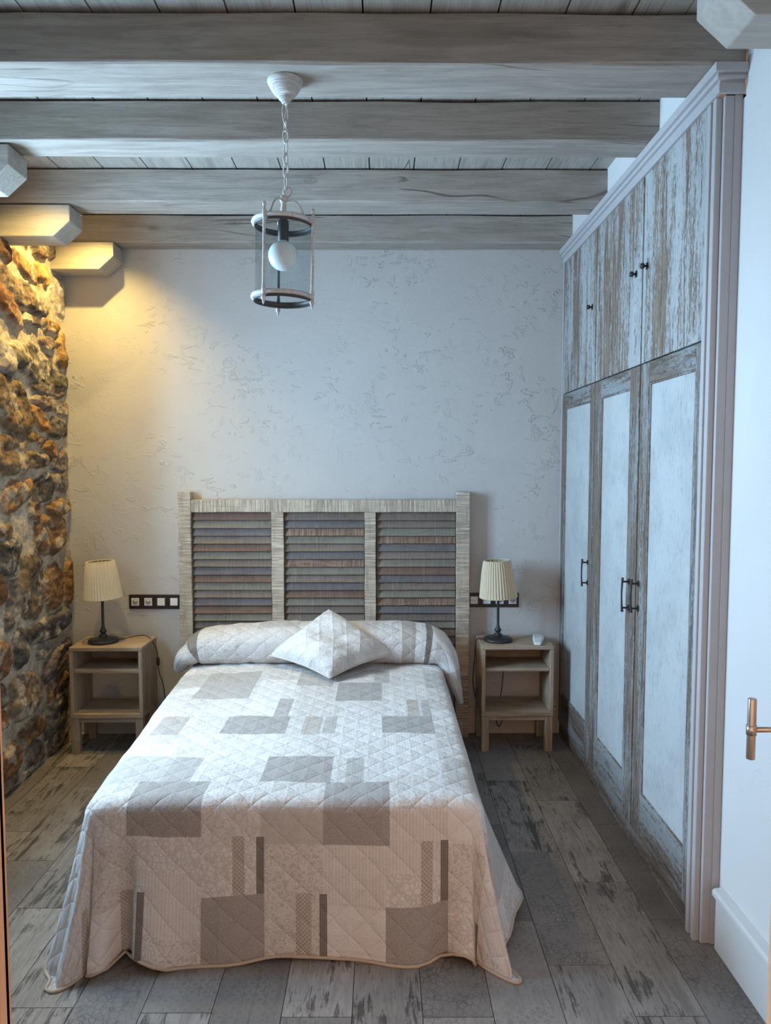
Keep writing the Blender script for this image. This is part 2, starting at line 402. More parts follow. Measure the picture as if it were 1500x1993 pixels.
# stone wall -------------------------------------------------------
STONES = [(3.368,2.463,0.048,0.042,45,'b'),(3.567,2.441,0.132,0.037,45,'b'),(3.393,2.225,0.113,0.056,50,'r'),(3.566,2.306,0.218,0.055,30,'g'),(3.632,2.2,0.097,0.024,0,'g'),(3.835,2.21,0.081,0.029,20,'o'),(3.808,2.126,0.082,0.029,0,'p'),(3.988,2.119,0.066,0.09,0,'o'),(3.357,1.986,0.083,0.077,10,'l'),(3.68,1.995,0.276,0.081,10,'d'),(3.793,1.892,0.195,0.036,0,'g'),(3.406,1.774,0.172,0.118,25,'k'),(3.727,1.82,0.116,0.035,20,'g'),(3.675,1.721,0.11,0.048,30,'O'),(3.952,1.8,0.112,0.031,0,'g'),(3.891,1.688,0.112,0.064,0,'d'),(3.607,1.628,0.088,0.024,0,'o'),(3.776,1.585,0.078,0.037,20,'O'),(3.383,1.539,0.149,0.096,0,'k'),(3.621,1.519,0.12,0.038,0,'k'),(3.885,1.512,0.116,0.051,0,'g'),(3.407,1.359,0.159,0.058,-30,'O'),(3.692,1.363,0.105,0.066,-20,'d'),(3.884,1.401,0.097,0.057,0,'p'),(3.869,1.271,0.127,0.039,0,'o'),(3.401,2.349,0.042,0.035,0,'g'),(3.904,1.944,0.113,0.049,0,'d'),(3.942,2.379,0.085,0.09,0,'l'),(3.744,2.457,0.077,0.047,30,'o'),(3.586,1.265,0.062,0.042,0,'b'),(3.761,1.135,0.189,0.097,0,'b'),(3.297,1.207,0.058,0.03,0,'o'),(3.341,1.092,0.111,0.079,-20,'d'),(3.547,0.909,0.125,0.157,0,'k'),(3.772,0.875,0.094,0.102,0,'b'),(3.949,0.863,0.064,0.107,0,'O'),(3.362,0.859,0.075,0.124,0,'p'),(3.244,0.945,0.029,0.067,0,'r'),(3.722,0.675,0.258,0.061,-22,'d'),(3.404,0.633,0.062,0.083,0,'d'),(3.241,0.624,0.059,0.092,0,'r'),(3.792,0.479,0.185,0.066,-35,'p'),(3.429,0.398,0.144,0.109,0,'k'),(3.782,0.326,0.121,0.062,0,'b'),(3.772,0.182,0.147,0.087,-20,'d'),(3.209,0.354,0.042,0.042,0,'r'),(3.488,0.207,0.138,0.042,-15,'b'),(3.265,0.143,0.091,0.068,0,'r'),(3.515,0.079,0.083,0.069,15,'p'),(3.782,0.039,0.115,0.058,-20,'k'),(3.223,0.457,0.04,0.049,0,'g'),(3.347,0.184,0.072,0.022,0,'g'),(3.251,0.039,0.082,0.036,0,'k'),(3.396,0.004,0.06,0.034,0,'g'),(3.622,-0.047,0.085,0.036,0,'b'),(3.342,0.987,0.028,0.014,0,'g'),(3.627,0.568,0.067,0.032,0,'g')]
PAL = {'b': (.22, .125, .065), 'r': (.20, .095, .05), 'g': (.20, .18, .155), 'o': (.29, .18, .075), 'O': (.29, .15, .06),
       'p': (.23, .17, .14), 'l': (.40, .36, .32), 'd': (.085, .076, .066), 'k': (.17, .125, .088)}
def build_stone_wall():
    rs = np.random.RandomState(5)
    st = list(STONES)
    for yy in np.arange(.9, 3.16, .24):
        for zz in np.arange(.06, 2.8, .17):
            st.append((yy + rs.uniform(-.05, .05), zz + rs.uniform(-.03, .03), rs.uniform(.08, .125), rs.uniform(.055, .08), rs.uniform(-25, 25), rs.choice(list('brgoOpldk'))))
    for yy in np.arange(3.2, 4.0, .16):
        for zz in (2.58, 2.70): st.append((yy + rs.uniform(-.03, .03), zz, .07, .045, 0, 'g'))
    ys = np.concatenate([np.arange(YF, 3.02, .024), np.arange(3.02, D + .03, .0055)])
    zs = np.arange(-.01, ZC + .01, .0062)
    Y, Z = np.meshgrid(ys, zs, indexing='ij')
    # smooth value noise by summed random sinusoids / lattice noise
    def vnoise(y, z, f, seed):
        r = np.random.RandomState(seed); n = 128; g = r.rand(n, n)
        a = y*f; c = z*f; i = np.floor(a).astype(int); j = np.floor(c).astype(int); u = a-i; v = c-j
        u = u*u*(3-2*u); v = v*v*(3-2*v)
        G = lambda p, q: g[p % n, q % n]
        return (G(i, j)*(1-u)+G(i+1, j)*u)*(1-v) + (G(i, j+1)*(1-u)+G(i+1, j+1)*u)*v - .5
    def fbm(y, z, f, seed, o=4, g=.5):
        return sum(vnoise(y, z, f*2**k, seed+k) * g**k for k in range(o))
    wy = Y + .055*fbm(Y, Z, 7, 1) + .02*fbm(Y, Z, 26, 11); wz = Z + .034*fbm(Y, Z, 8, 21) + .014*fbm(Y, Z, 26, 31)
    H = np.zeros_like(Y); C = np.zeros(Y.shape + (3,)); best = np.full(Y.shape, 9.)
    mort = np.array((.50, .43, .33))
    rough = fbm(Y*.6, Z, 16, 41, 5, .62)
    C[:] = mort; C *= (1 + .5*fbm(Y, Z, 9, 51, 5, .6))[..., None]
    H += .004 + .012*fbm(Y, Z, 5, 61) + .006*fbm(Y, Z, 30, 64)
    for i, (cy, cz, ry, rz, ang, c) in enumerate(st):
        # angle is in the picture; foreshortened surface -> shear the ellipse instead
        a = -math.radians(ang); k = math.tan(a) * rz / max(ry, .01) * .8
        dy = wy - cy; dz = wz - cz - k*dy
        d = ((np.abs(dy)/(ry*1.08))**2.6 + (np.abs(dz)/(rz*1.08))**2.6)**(1/2.6)
        m = d < np.minimum(best, 1.18)
        prot = .020 + .018*rs.rand()
        tilt = rs.uniform(-.16, .16); tz = rs.uniform(-.35, .1)
        h = prot*np.clip((1.04-d)/.30, 0, 1)**.6 + (tilt*(Y-cy) + tz*(Z-cz))*np.clip(1.15-d, 0, 1) + .016*rough*np.clip((1.2-d)*1.5, 0, 1)
        e = np.clip((1.05-d)/.07, 0, 1)*m
        H = np.where(m, np.maximum(H, h)*e + H*(1-e), H)
        base = np.array(PAL[c])*rs.uniform(.8, 1.2)
        var = 1 + .9*fbm(Y+i*3.1, Z*1.4, 18, 71, 5, .7)
        lay = np.clip(fbm(Y*.5+i, Z*1.8+Y*.5, 14, 91, 4, .6)*3+.35, 0, 1)[..., None]
        alt = np.array(PAL['o' if c in 'bkO' else ('g' if c in 'dpl' else 'b')])
        cc = (base*(1-lay*.5) + alt*lay*.5)*var[..., None]
        C = C*(1-e[..., None]) + cc*e[..., None]
        best = np.where(m, d, best)
    # mortar dust lying on the stones
    dust = np.clip(fbm(Y, Z, 11, 101, 5, .65)*4 - .75, 0, 1)[..., None]*.8
    C = C*(1-dust) + mort*dust
    C = np.clip(C, .01, .7)
    fade = np.clip((D - .0 - Y)/.06, 0, 1); H = H*(.55+.45*fade)
    nx, nz = Y.shape
    Xc = XL + H
    V = np.stack([Xc, Y, Z], -1).reshape(-1, 3)
    idx = np.arange(nx*nz).reshape(nx, nz)
    F = np.stack([idx[:-1, :-1], idx[1:, :-1], idx[1:, 1:], idx[:-1, 1:]], -1)
    keep = ~((Y[:-1, :-1] > WIN[0]-.02) & (Y[:-1, :-1] < WIN[1]) & (Z[:-1, :-1] > WIN[2]) & (Z[:-1, :-1] < WIN[3]))
    F = F[keep].reshape(-1, 4)
    nv = len(V); ext = MB(); ext.v = []
    me = bpy.data.meshes.new('wall_left')
    bxs = MB(); y0, y1, z0, z1 = WIN; XO = XL-.30
    bxs.box(XO, XL-.004, YF, y0-.02, 0, ZC); bxs.box(XO, XL-.004, y1+.02, D, 0, ZC); bxs.box(XO, XL-.004, y0-.02, y1+.02, 0, z0-.02); bxs.box(XO, XL-.004, y0-.02, y1+.02, z1+.02, ZC)
    allv = V.tolist() + [list(p) for p in bxs.v]; allf = F.tolist() + [[i+nv for i in f] for f in bxs.f]
    me.from_pydata(allv, [], allf)
    t = NT('rubble_stone'); at = t.n('ShaderNodeAttribute', attribute_name='Col')
    v = t.coord(); n1 = t.noise(v, 60, 6, .75); n2 = t.noise(v, 22, 4, .7)
    t.color(t.mix(1.0, at.outputs[0], t.ramp(t.math('ADD', t.math('MULTIPLY', n1, .6), t.math('MULTIPLY', n2, .4)), [(.34, .55), (.5, 1.), (.66, 1.45)]), 'MULTIPLY'))
    t.rough(.9); t.bump(t.math('ADD', n1, n2), .006, 1.0)
    me.materials.append(t.m)
    a = me.color_attributes.new('Col', 'FLOAT_COLOR', 'POINT')
    cc = np.ones((len(allv), 4)); cc[:nv, :3] = C.reshape(-1, 3); cc[nv:, :3] = mort
    a.data.foreach_set('color', cc.ravel())
    me.polygons.foreach_set('use_smooth', [True]*len(F) + [False]*len(bxs.f))
    me.update(); o = bpy.data.objects.new('wall_left', me); COL.objects.link(o); tag(o, kind='structure')
build_stone_wall()
# window in the stone wall
y0, y1, z0, z1 = WIN
wn = empty('window_1', (XL-.06, (y0+y1)/2, z0)); tag(wn, kind='structure')
def relbox(*bx, o=wn):
    m = MB(); L = o.location
    for q in bx: m.box(q[0]-L.x, q[1]-L.x, q[2]-L.y, q[3]-L.y, q[4]-L.z, q[5]-L.z)
    return m
fx0, fx1 = XL-.10, XL-.05
relbox((fx0, fx1, y0-.02, y0+.045, z0-.02, z1+.02), (fx0, fx1, y1-.045, y1+.02, z0-.02, z1+.02), (fx0, fx1, y0+.045, y1-.045, z0-.02, z0+.045), (fx0, fx1, y0+.045, y1-.045, z1-.045, z1+.02),
       (fx0+.005, fx1+.005, (y0+y1)/2-.028, (y0+y1)/2+.028, z0+.045, z1-.045)).build('window_frame', M['skirt'], wn, .004)
relbox((fx0+.02, fx0+.024, y0+.045, y1-.045, z0+.045, z1-.045)).build('window_pane', M['glass'], wn)

# skirting boards
def skirt(name, x0, x1, y0, y1, h, mat, side):
    b = MB(); b.box(x0, x1, y0, y1, 0, h-.022)
    if side == 'r': b.prism([(x0-.012, h-.022), (x1, h-.022), (x1, h+.004), (x0-.006, h), (x0-.012, h-.006)], y0, y1)
    else: b.box(x0, x1, y0-.008, y1, h-.022, h)
    tag(b.build(name, mat, bevel=.003), kind='structure')
skirt('baseboard_right', 1.030, XR+.001, .90, 2.168, .195, M['skirt'], 'r')
skirt('baseboard_back', -1.66, .975, D-.016, D, .150, flat('beige_skirting', (.52, .45, .38), .5), 'b')

# ------------------------------------------------------------------ ceiling beams and corbels
def beam(y0, y1, xa, xb, seed, label):
    n = 90; b = MB(); ring = 12; vs = []
    def rp(x, y, z, k): return (x, y + .0035*mn.noise(Vector((x*2.3, k*3.1, seed))) , z + .0045*mn.noise(Vector((x*2.0, k*5.7, seed+9.))))
    rb = .008; zt = ZC - .006
    sec = [(y0, zt-rb*0.3), (y0, ZB+rb+.04), (y0, ZB+rb), (y0+rb*.35, ZB+rb*.35), (y0+rb, ZB), ((y0+y1)/2, ZB), (y1-rb, ZB), (y1-rb*.35, ZB+rb*.35), (y1, ZB+rb), (y1, ZB+rb+.04), (y1, zt), (y0+rb, zt)]
    for i in range(n+1):
        x = xa + (xb-xa)*i/n
        dz = 0
        for k, (y, z) in enumerate(sec):
            p = rp(x, y, z, k if k not in (0, 11) else 0)
            if k in (0, 11): p = (p[0], p[1], min(p[2] - .006*abs(mn.noise(Vector((x*1.7, 4.4, seed*2.)))), ZC-.001))
            vs.append(p)
    fs = []
    for i in range(n):
        for k in range(ring): fs.append((i*ring+k, i*ring+(k+1) % ring, (i+1)*ring+(k+1) % ring, (i+1)*ring+k))
    fs += [tuple(range(ring)), tuple(n*ring+k for k in range(ring))[::-1]]
    b.add(vs, fs, 0, False)
    o = b.build('ceiling_beam', M['beam']); tag(o, label, 'beam', 'limewashed ceiling beams'); return o
beam(2.173, 2.376, -1.80, 1.048, 1., 'broad limewashed ceiling beam nearest the viewer, carrying the hanging lantern')
beam(2.680, 2.824, -1.80, 1.034, 2., 'limewashed ceiling beam directly behind the broad one that carries the lantern')
beam(3.282, 3.447, -1.80, 1.034, 3., 'limewashed ceiling beam with knots, next to last before the back wall')
beam(3.870, 4.002, -1.80, 1.034, 4., 'limewashed ceiling beam lying tight against the back wall')
beam(1.650, 1.850, -1.80, 1.048, 5., 'limewashed ceiling beam above the right-hand corbel, overhead')
beam(1.12, 1.30, -1.80, 1.048, 6., 'limewashed ceiling beam nearest the doorway, overhead')
def corbel(y0, y1, xe, side, label, zb=2.507):
    ch = .075; zc = zb + .066
    if side < 0: poly = [(-1.76, zb), (xe-ch, zb), (xe, zc), (xe, ZB-.004), (-1.76, ZB-.004)]
    else: poly = [(1.06, zb), (xe+ch, zb), (xe, zc), (xe, ZB-.004), (1.06, ZB-.004)]
    b = MB(); b.prism(poly, y0, y1)
    o = b.build('corbel', M['corbel'], bevel=.004); tag(o, label, 'corbel', 'timber corbels under the beams'); return o
corbel(3.850, D-.001, -1.386, -1, 'chamfered timber corbel lit yellow in the far corner, touching the back wall')
corbel(3.305, 3.450, -1.378, -1, 'cracked chamfered corbel lit yellow, middle one along the stone wall')
corbel(2.695, 2.835, -1.335, -1, 'bluish unlit chamfered corbel cut off by the left edge of the photo')
corbel(1.70, 1.84, .762, 1, 'pale chamfered timber corbel on the right wall above the wardrobe corner')
for i, (sx, sy) in enumerate(SPOTS):
    e = empty('downlight', (sx, sy, ZC), 'small round ceiling downlight shining on the stone wall, ' + ('in front of' if i else 'behind') + (' the last beam' if i else ' the second beam'), 'lamp', 'downlights over the stone wall')
    b = MB(); b.lathe([(.030, -.002), (.042, -.002), (.043, -.009), (.034, -.012), (.030, -.010)], n=32, cap=False); b.build('trim_ring', M['whitep'], e)
    b = MB(); b.lathe([(.001, -.003), (.029, -.003), (.029, -.006), (.001, -.006)], n=24); b.build('lens', M['glass'], e)

# ------------------------------------------------------------------ wardrobe
def wardrobe():
    X0 = .982
    w = empty('wardrobe', (X0, 3.1, 0), 'tall built-in wardrobe with distressed blue-white doors covering the right wall', 'wardrobe')
    L = w.location
    def P(name, boxes, mat, parent=w, bev=.0025, pl=None):
        m = MB(); q0 = Vector(L)
        if pl is not None: q0 = q0 + pl
        for q in boxes:
            m = MB(); m.box(q[0]-q0.x, q[1]-q0.x, q[2]-q0.y, q[3]-q0.y, q[4]-q0.z, q[5]-q0.z); o = m.build(name, mat, parent, bev)
        return o
    DY = [(2.262, 2.792), (2.803, 3.387), (3.393, 3.985)]
    P('carcass', [(X0+.024, 1.55, 2.20, 3.998, .05, 2.58)], M['dark'])
    P('plinth', [(X0+.006, X0+.05, 2.262, 3.985, 0, .066)], M['dist_h'])
    P('scribe_strip', [(X0-.006, X0+.04, 3.987, 4.000, 0, 2.59)], M['casing'])
    hz = [(.943, 1.051), (.925, 1.042), (.930, 1.040)]; hy = [2.763, 2.868, 3.452]
    for i, (a, c) in enumerate(DY):
        pr = Vector((0, 0, 0))
        g = .0015
        d = empty('door'); d.parent = w
        st = .088
        zb0, zt0 = .074, 1.876; pb, pt = .245, 1.800
        sl = .112 if i == 1 else .09
        ya, yb = a + (.05 if i == 0 else st+.03 if i == 1 else .075), c - (.105 if i == 0 else .105 if i == 1 else .065)
        if i == 0: ya = 2.305; yb = 2.700
        if i == 1: ya = 2.908; yb = 3.288
        if i == 2: ya = 3.462; yb = 3.930
        xs = X0
        P('door_stile', [(xs, xs+.022, a+g, ya, zb0, zt0), (xs, xs+.022, yb, c-g, zb0, zt0)], M['dist'], d)
        P('door_rail', [(xs, xs+.022, ya, yb, zb0, pb), (xs, xs+.022, ya, yb, pt, zt0)], M['dist_h'], d)
        P('door_panel', [(xs+.008, xs+.016, ya-.005, yb+.005, pb-.005, pt+.005)], M['panel'], d, 0)
        P('panel_moulding', [(xs+.002, xs+.009, ya, ya+.007, pb, pt), (xs+.002, xs+.009, yb-.007, yb, pb, pt), (xs+.002, xs+.009, ya+.007, yb-.007, pb, pb+.007), (xs+.002, xs+.009, ya+.007, yb-.007, pt-.007, pt)], M['dist'], d, .0015)
        # bow handle
        y, (za, zt) = hy[i], hz[i]
        m = MB(); k = Vector(L)
        for zz in (za+.006, zt-.006):
            m.box(xs-.004-k.x, xs-k.x, y-.009-k.y, y+.009-k.y, zz-.011, zz+.011)
            m.tube([(xs-k.x, y-k.y, zz), (xs-.026-k.x, y-k.y, zz)], .004, 8)
        m.tube([(xs-.027-k.x+(-.003)*math.sin(PI*t/8), y-k.y, za-.010+(zt-za+.02)*t/8) for t in range(9)], [.0055, .0045, .0038, .0036, .0036, .0036, .0038, .0045, .0055], 8)
        m.build('handle', M['black'], d, .0008)
        # upper door
        u = P('upper_door', [(X0, X0+.022, a+g, c-g, 1.881, 2.572)], M['dist_up'], w)
        ky = [2.745, 2.862, 3.452][i]; kz = 2.232
        m = MB(); m.box(-.004, 0, -.008, .008, -.012, .012); m.tube([(0, 0, 0), (-.012, 0, 0), (-.014, 0, 0), (-.024, 0, 0), (-.026, 0, 0)], [.004, .004, .010, .011, .008], 12)
        o = m.build('knob', M['black'], u, loc=(X0-k.x, ky-k.y, kz)); 
    # crown moulding, mitred round the front end
    prof = [(0.004, 2.572), (-.009, 2.572), (-.009, 2.600), (-.004, 2.602), (-.005, 2.606), (-.017, 2.608), (-.019, 2.617), (-.014, 2.619), (-.015, 2.622), (-.027, 2.624), (-.029, 2.6475), (.004, 2.6475)]
    m = MB(); n = len(prof); k = Vector(L)
    st = []
    for px, pz in prof: st.append((X0+px-k.x, 3.998-k.y, pz))
    for px, pz in prof: st.append((X0+px-k.x, 2.172+px+.012-k.y, pz))
    for px, pz in prof: st.append((1.049-k.x, 2.172+px+.012-k.y, pz))
    fs = [(r*n+i, r*n+(i+1) % n, (r+1)*n+(i+1) % n, (r+1)*n+i) for r in range(2) for i in range(n)] + [tuple(range(n)), tuple(2*n+i for i in range(n))]
    m.add(st, fs); m.build('crown_moulding', M['casing'], w, .0015)
    # fluted end casing
    P('end_casing', [(.998, 1.0495, 2.190, 2.262, 0, 2.572), (X0-.004, .998, 2.240, 2.262, 0, 2.572), (X0+.002, .998, 2.222, 2.2395, 0, 2.572), (X0-.004, .998, 2.203, 2.2215, 0, 2.572), (1.0265, 1.0495, 2.187, 2.190, 0, 2.572)], M['casing'], w, .003)
    return w
wardrobe()

# ------------------------------------------------------------------ door leaf with bar handle
dr = empty('door_1', (.850, YF+.03, 0)); tag(dr, kind='structure')
m = MB(); m.box(-.006, .032, 0, .645, .008, 2.08); m.build('door_leaf', M['doorwood'], dr, .003)
m = MB(); hy = 1.45 - (YF+.03); hx = .752-.850
m.tube([(hx, hy, .900), (hx, hy, 1.026)], .0085, 16); m.build('bar_handle', M['steel'], dr, .0015)
m = MB(); m.tube([(-.006, hy, .961), (hx, hy, .961)], .0055, 14); m.tube([(hx, hy, .951), (hx, hy, .971)], .0100, 16); m.tube([(-.006, hy, .961), (-.010, hy, .961)], .022, 20); m.build('handle_stem', M['steel'], dr)

# ------------------------------------------------------------------ bed
XRb = .312
def xl_at(y): return -.902 - .083*min(1, max(0, (y-2.12)/1.3))
ZT = .49; YFR = 2.13; YB = 3.70
def spread_mats():
    out = []
    def mk(name, base, pat, kind):
        t = NT(name); tc = t.n('ShaderNodeTexCoord'); uv = tc.outputs['UV']
        sp = t.n('ShaderNodeSeparateXYZ', i_0=uv); u, v = sp.outputs[0], sp.outputs[1]
        if kind == 'lace':
            f = t.ramp(t.n('ShaderNodeTexVoronoi', feature='DISTANCE_TO_EDGE', i_Vector=uv, i_Scale=60., i_Randomness=.9).outputs[0], [(.05, 1.), (.16, 0.)])
        elif kind == 'floral':
            a = t.n('ShaderNodeTexVoronoi', i_Vector=uv, i_Scale=44., i_Randomness=.8).outputs['Distance']
            f = t.ramp(t.math('SINE', t.math('MULTIPLY_ADD', a, 15., t.math('MULTIPLY', t.noise(uv, 90, 3), 6.))), [(.45, 0.), (.8, .9)])
        elif kind == 'vine':
            nn = t.noise(uv, 38, 2, .5, 1.6); f = t.ramp(nn, [(.44, 0.), (.48, 1.), (.52, 1.), (.56, 0.)])
        elif kind == 'stripe':
            f = t.ramp(t.math('SINE', t.math('MULTIPLY', u, 620.)), [(.3, 0.), (.7, .7)])
        elif kind == 'speck':
            f = t.ramp(t.noise(uv, 210, 2), [(.5, 0.), (.62, .8)])
        elif kind == 'cross':
            a = t.math('SINE', t.math('MULTIPLY', t.math('ADD', u, v), 480.)); c = t.math('SINE', t.math('MULTIPLY', t.math('SUBTRACT', u, v), 480.))
            f = t.ramp(t.math('MAXIMUM', a, c), [(.55, 0.), (.9, 1.)])
        else:
            a = t.math('SINE', t.math('MULTIPLY', t.math('ADD', u, v), 560.)); c = t.math('SINE', t.math('MULTIPLY', t.math('SUBTRACT', u, v), 560.))
            f = t.ramp(t.math('MULTIPLY', a, c), [(.35, 0.), (.62, 1.)])
        col = t.mix(f, base, pat)
        col = t.mix(t.ramp(t.noise(uv, 260, 2), [(.35, .16), (.6, 0.)]), col, tuple(x*.7 for x in base))
        # quilting: diamonds of stitched lines with puffed cells and small crinkles
        def tri(x, p): 
            q = t.math('FRACT', t.math('MULTIPLY', x, 1/p)); return t.math('SUBTRACT', .5, t.math('ABSOLUTE', t.math('SUBTRACT', q, .5)))
        ww = t.math('MULTIPLY', t.math('SUBTRACT', t.noise(uv, 9, 2), .5), .014)
        a = tri(t.math('ADD', t.math('ADD', u, v), ww), .098); c = tri(t.math('ADD', t.math('SUBTRACT', u, v), ww), .098)
        mn_ = t.math('MINIMUM', a, c)
        puff = t.math('POWER', t.math('MULTIPLY', mn_, 2.0), .45)
        line = t.ramp(mn_, [(.0, 1.), (.028, 0.)])
        col = t.mix(t.math('MULTIPLY', line, .45), col, tuple(min(1, x*1.35) for x in base))
        cr = t.noise(uv, 34, 5, .62, 1.0); crs = t.n('ShaderNodeMapping', i_0=uv); crs.inputs['Scale'].default_value = (1., .28, 1)
        cr2 = t.noise(crs.outputs[0], 55, 4, .6)
        h = t.math('ADD', t.math('MULTIPLY', puff, .75), t.math('ADD', t.math('MULTIPLY', cr, .55), t.math('MULTIPLY', cr2, .35)))
        t.color(col); t.rough(.92); t.b.inputs['Specular IOR Level'].default_value = .1
        t.b.inputs['Sheen Weight'].default_value = .15
        t.bump(h, .0072, .95); return t.m
    return [mk('quilt_lace', (.66, .64, .63), (.54, .515, .50), 'lace'), mk('quilt_floral', (.60, .575, .555), (.46, .43, .41), 'floral'),
            mk('quilt_vine', (.62, .60, .585), (.49, .465, .445), 'vine'), mk('quilt_plain', (.68, .665, .655), (.60, .585, .57), 'speck'),
            mk('quilt_dark', (.36, .335, .32), (.27, .25, .235), 'speck'), mk('quilt_mid', (.43, .405, .385), (.34, .315, .295), 'stripe'),
            mk('quilt_grey', (.50, .48, .46), (.43, .41, .39), 'speck'), mk('quilt_cross', (.35, .31, .28), (.55, .50, .45), 'cross'), mk('quilt_dot', (.16, .14, .125), (.45, .41, .37), 'dot'),
            mk('quilt_stripe', (.63, .605, .59), (.53, .505, .49), 'stripe')]
SM = spread_mats()
PAT = {4: [(-0.203, 0.004, 0.942, 1.202), (-0.0, 0.196, 0.541, 0.75), (-0.61, -0.369, 0.555, 0.747), (-0.39, -0.161, 0.139, 0.337), (-0.175, 0.025, -0.112, 0.132), (-0.765, -0.545, -0.093, 0.135), (-0.538, -0.351, -0.56, -0.264), (0.013, 0.203, -0.56, -0.289)],
       5: [(0.17, 0.196, 0.749, 0.948), (-0.44, -0.378, 0.745, 0.965), (-0.119, -0.054, 0.131, 0.323), (-0.706, -0.615, 0.138, 0.344), (-0.83, -0.58, 0.966, 1.36), (-0.228, -0.183, 0.543, 0.751), (-0.394, -0.23, 1.147, 1.354), (-.03, .03, 1.2, 1.40)],
       6: [(0.208, 0.42, 0.115, 0.334), (-1.10, -0.706, 0.127, 0.345), (-0.993, -0.712, 1.149, 1.36), (0.204, 0.42, 1.106, 1.351), (-0.366, -0.165, -0.11, 0.017), (.42, .62, -.02, .30)],
       7: [(0.104, 0.149, 0.749, 0.948), (-0.303, -0.237, 0.544, 0.751), (-0.868, -0.766, 0.546, 0.742), (0.113, 0.153, -0.289, -0.107), (-0.449, -0.411, -0.264, -0.088), (-0.261, -0.216, -0.56, -0.272), (-0.79, -0.749, -0.56, -0.272), (-.98, -.94, -.56, -.27)],
       8: [(0.176, 0.206, -0.289, -0.107), (-0.381, -0.354, -0.264, -0.088), (-0.19, -0.166, -0.56, -0.272), (-0.731, -0.712, -0.56, -0.272), (0.355, 0.385, -0.56, -0.34)]}
def patch(u, v):
    for k in (8, 5, 7, 4, 6):
        for a, c, d, e in PAT[k]:
            if a <= u <= c and d <= v <= e: return k
    i = math.floor((u+.175)/.1875); j = math.floor((v + .11 + (i % 2)*.085)/.19)
    return [0, 1, 2, 3, 0, 9, 2, 1, 3, 0, 3, 2][(i*5 + j*7 + i*j) % 12]
def drop(d, r=.042, flare=.10):
    q = r*PI/2
    if d < q: a = d/r; return r*math.sin(a), r*(1-math.cos(a))
    return r + (d-q)*math.sin(flare), r + (d-q)*math.cos(flare)
def sm(a, b_, x): t = min(1, max(0, (x-a)/(b_-a))); return t*t*(3-2*t)
def front_fo(u, k):
    d = u - xl_at(YFR)
    fo = (.010*math.sin(u*11+.5) + .006*math.sin(u*23))*sm(.02, .2, d)
    # soft pleats gathering near both corners
    fo += .062*sm(.42, .12, d) - .105*math.exp(-((d-.125)/.030)**2)*sm(.04, .35, k)*(1.25-.25*k)
    fo += .020*math.exp(-((d-.24)/.05)**2)
    fo += .030*sm(.22, .06, XRb-u) - .045*math.exp(-((u-(XRb-.13))/.040)**2)
    return fo
def spread_pt(u, v):
    rr = .042
    y = YFR + rr + max(v, rr) - rr if v > 0 else YFR
    yy = YFR + max(v, 0)
    xl = xl_at(yy)
    a = 0; side = 0
    if u < xl + rr: a = xl + rr - u; side = -1
    elif u > XRb - rr: a = u - (XRb - rr); side = 1
    bb = max(0, rr - v)
    zt = ZT + .010*mn.noise(Vector((u*3.1, v*2.6, .3))) + .004*mn.noise(Vector((u*9, v*11, 2.3)))
    zt += .006*sm(.95, 1.25, v)*mn.noise(Vector((u*16, v*19, 5.)))*(1 if u < -.3 else .4)
    zt -= .012*sm(.8, 1.0, abs((u+.32)/.63))
    x = u; y = yy
    if a == 0 and bb == 0: return (x, y, zt)
    if a > 0 and bb == 0:
        fl = (.17 + .12*sm(0, .2, v) - .25*sm(.3, .95, v)) if side > 0 else (.17 - .11*sm(.1, .9, v))
        o, dn = drop(a, rr, fl); k = min(1, dn/.45)
        o += k*k*(.016*math.sin(v*15 + (1 if side > 0 else 2)) + .012*math.sin(v*27+1.))*sm(.02, .2, v)
        if side > 0: o += .05*k*k*math.exp(-((v-.27)/.11)**2)
        o = max(o, rr*math.sin(min(a/rr, PI/2)))
        z = zt - dn
        if z < .004: o += (.004 - z)*.8; z = .004
        return ((xl + rr - o) if side < 0 else (XRb - rr + o), yy, z)
    if a == 0:
        o, dn = drop(bb, rr, .05); k = min(1, dn/.45)
        fo = front_fo(u, k)
        o += k*k*fo; o = max(o, rr*math.sin(min(bb/rr, PI/2)))
        z = zt - dn
        if z < .004: o += (.004 - z)*.7; z = .004
        return (x, YFR + rr - o, z)
    p = 2.5
    r = (a**p + bb**p)**(1/p); th = math.atan2(bb, a)      # 0 side, pi/2 front
    fa = .17; f = fa*(1-sm(0, PI/2, th)) + .05*sm(0, PI/2, th)
    o, dn = drop(r, rr, f); k = min(1, dn/.45)
    td = math.degrees(th)
    if side < 0:
        fo = .05*math.exp(-((td-22)/20)**2) + .06*math.exp(-((td-58)/15)**2) - .03*math.exp(-((td-80)/6)**2)
    else:
        fo = .075*math.exp(-((td-52)/10)**2) - .10*math.exp(-((td-26)/10)**2) - .03*math.exp(-((td-78)/7)**2)
    edge = math.sin(min(PI/2, th*6)) * math.sin(min(PI/2, (PI/2-th)*6))
    ce = (xl + rr) if side < 0 else (XRb - rr)
    o += k**1.3*fo*edge + k*k*front_fo(ce, k)*sm(0, PI/2, th)
    z = zt - dn
    if z < .004: o += (.004 - z)*.12; z = .004
    o = max(o, .02 if dn > .05 else 0.)
    cx = (xl + rr) if side < 0 else (XRb - rr)
    dr_ = (PI/2)*(th/(PI/2))**(.62 if side < 0 else 1.0)
    dr_ = th + (dr_-th)*sm(.1, .6, k)
    return (cx + side*o*math.cos(dr_), YFR + rr - o*math.sin(dr_), z)
bed = empty('bed', (-.32, 3.0, 0), 'double bed with a tall louvred headboard and grey patchwork quilt spread', 'bed')
def bed_local(o): o.location = (.32, -3.0, 0)
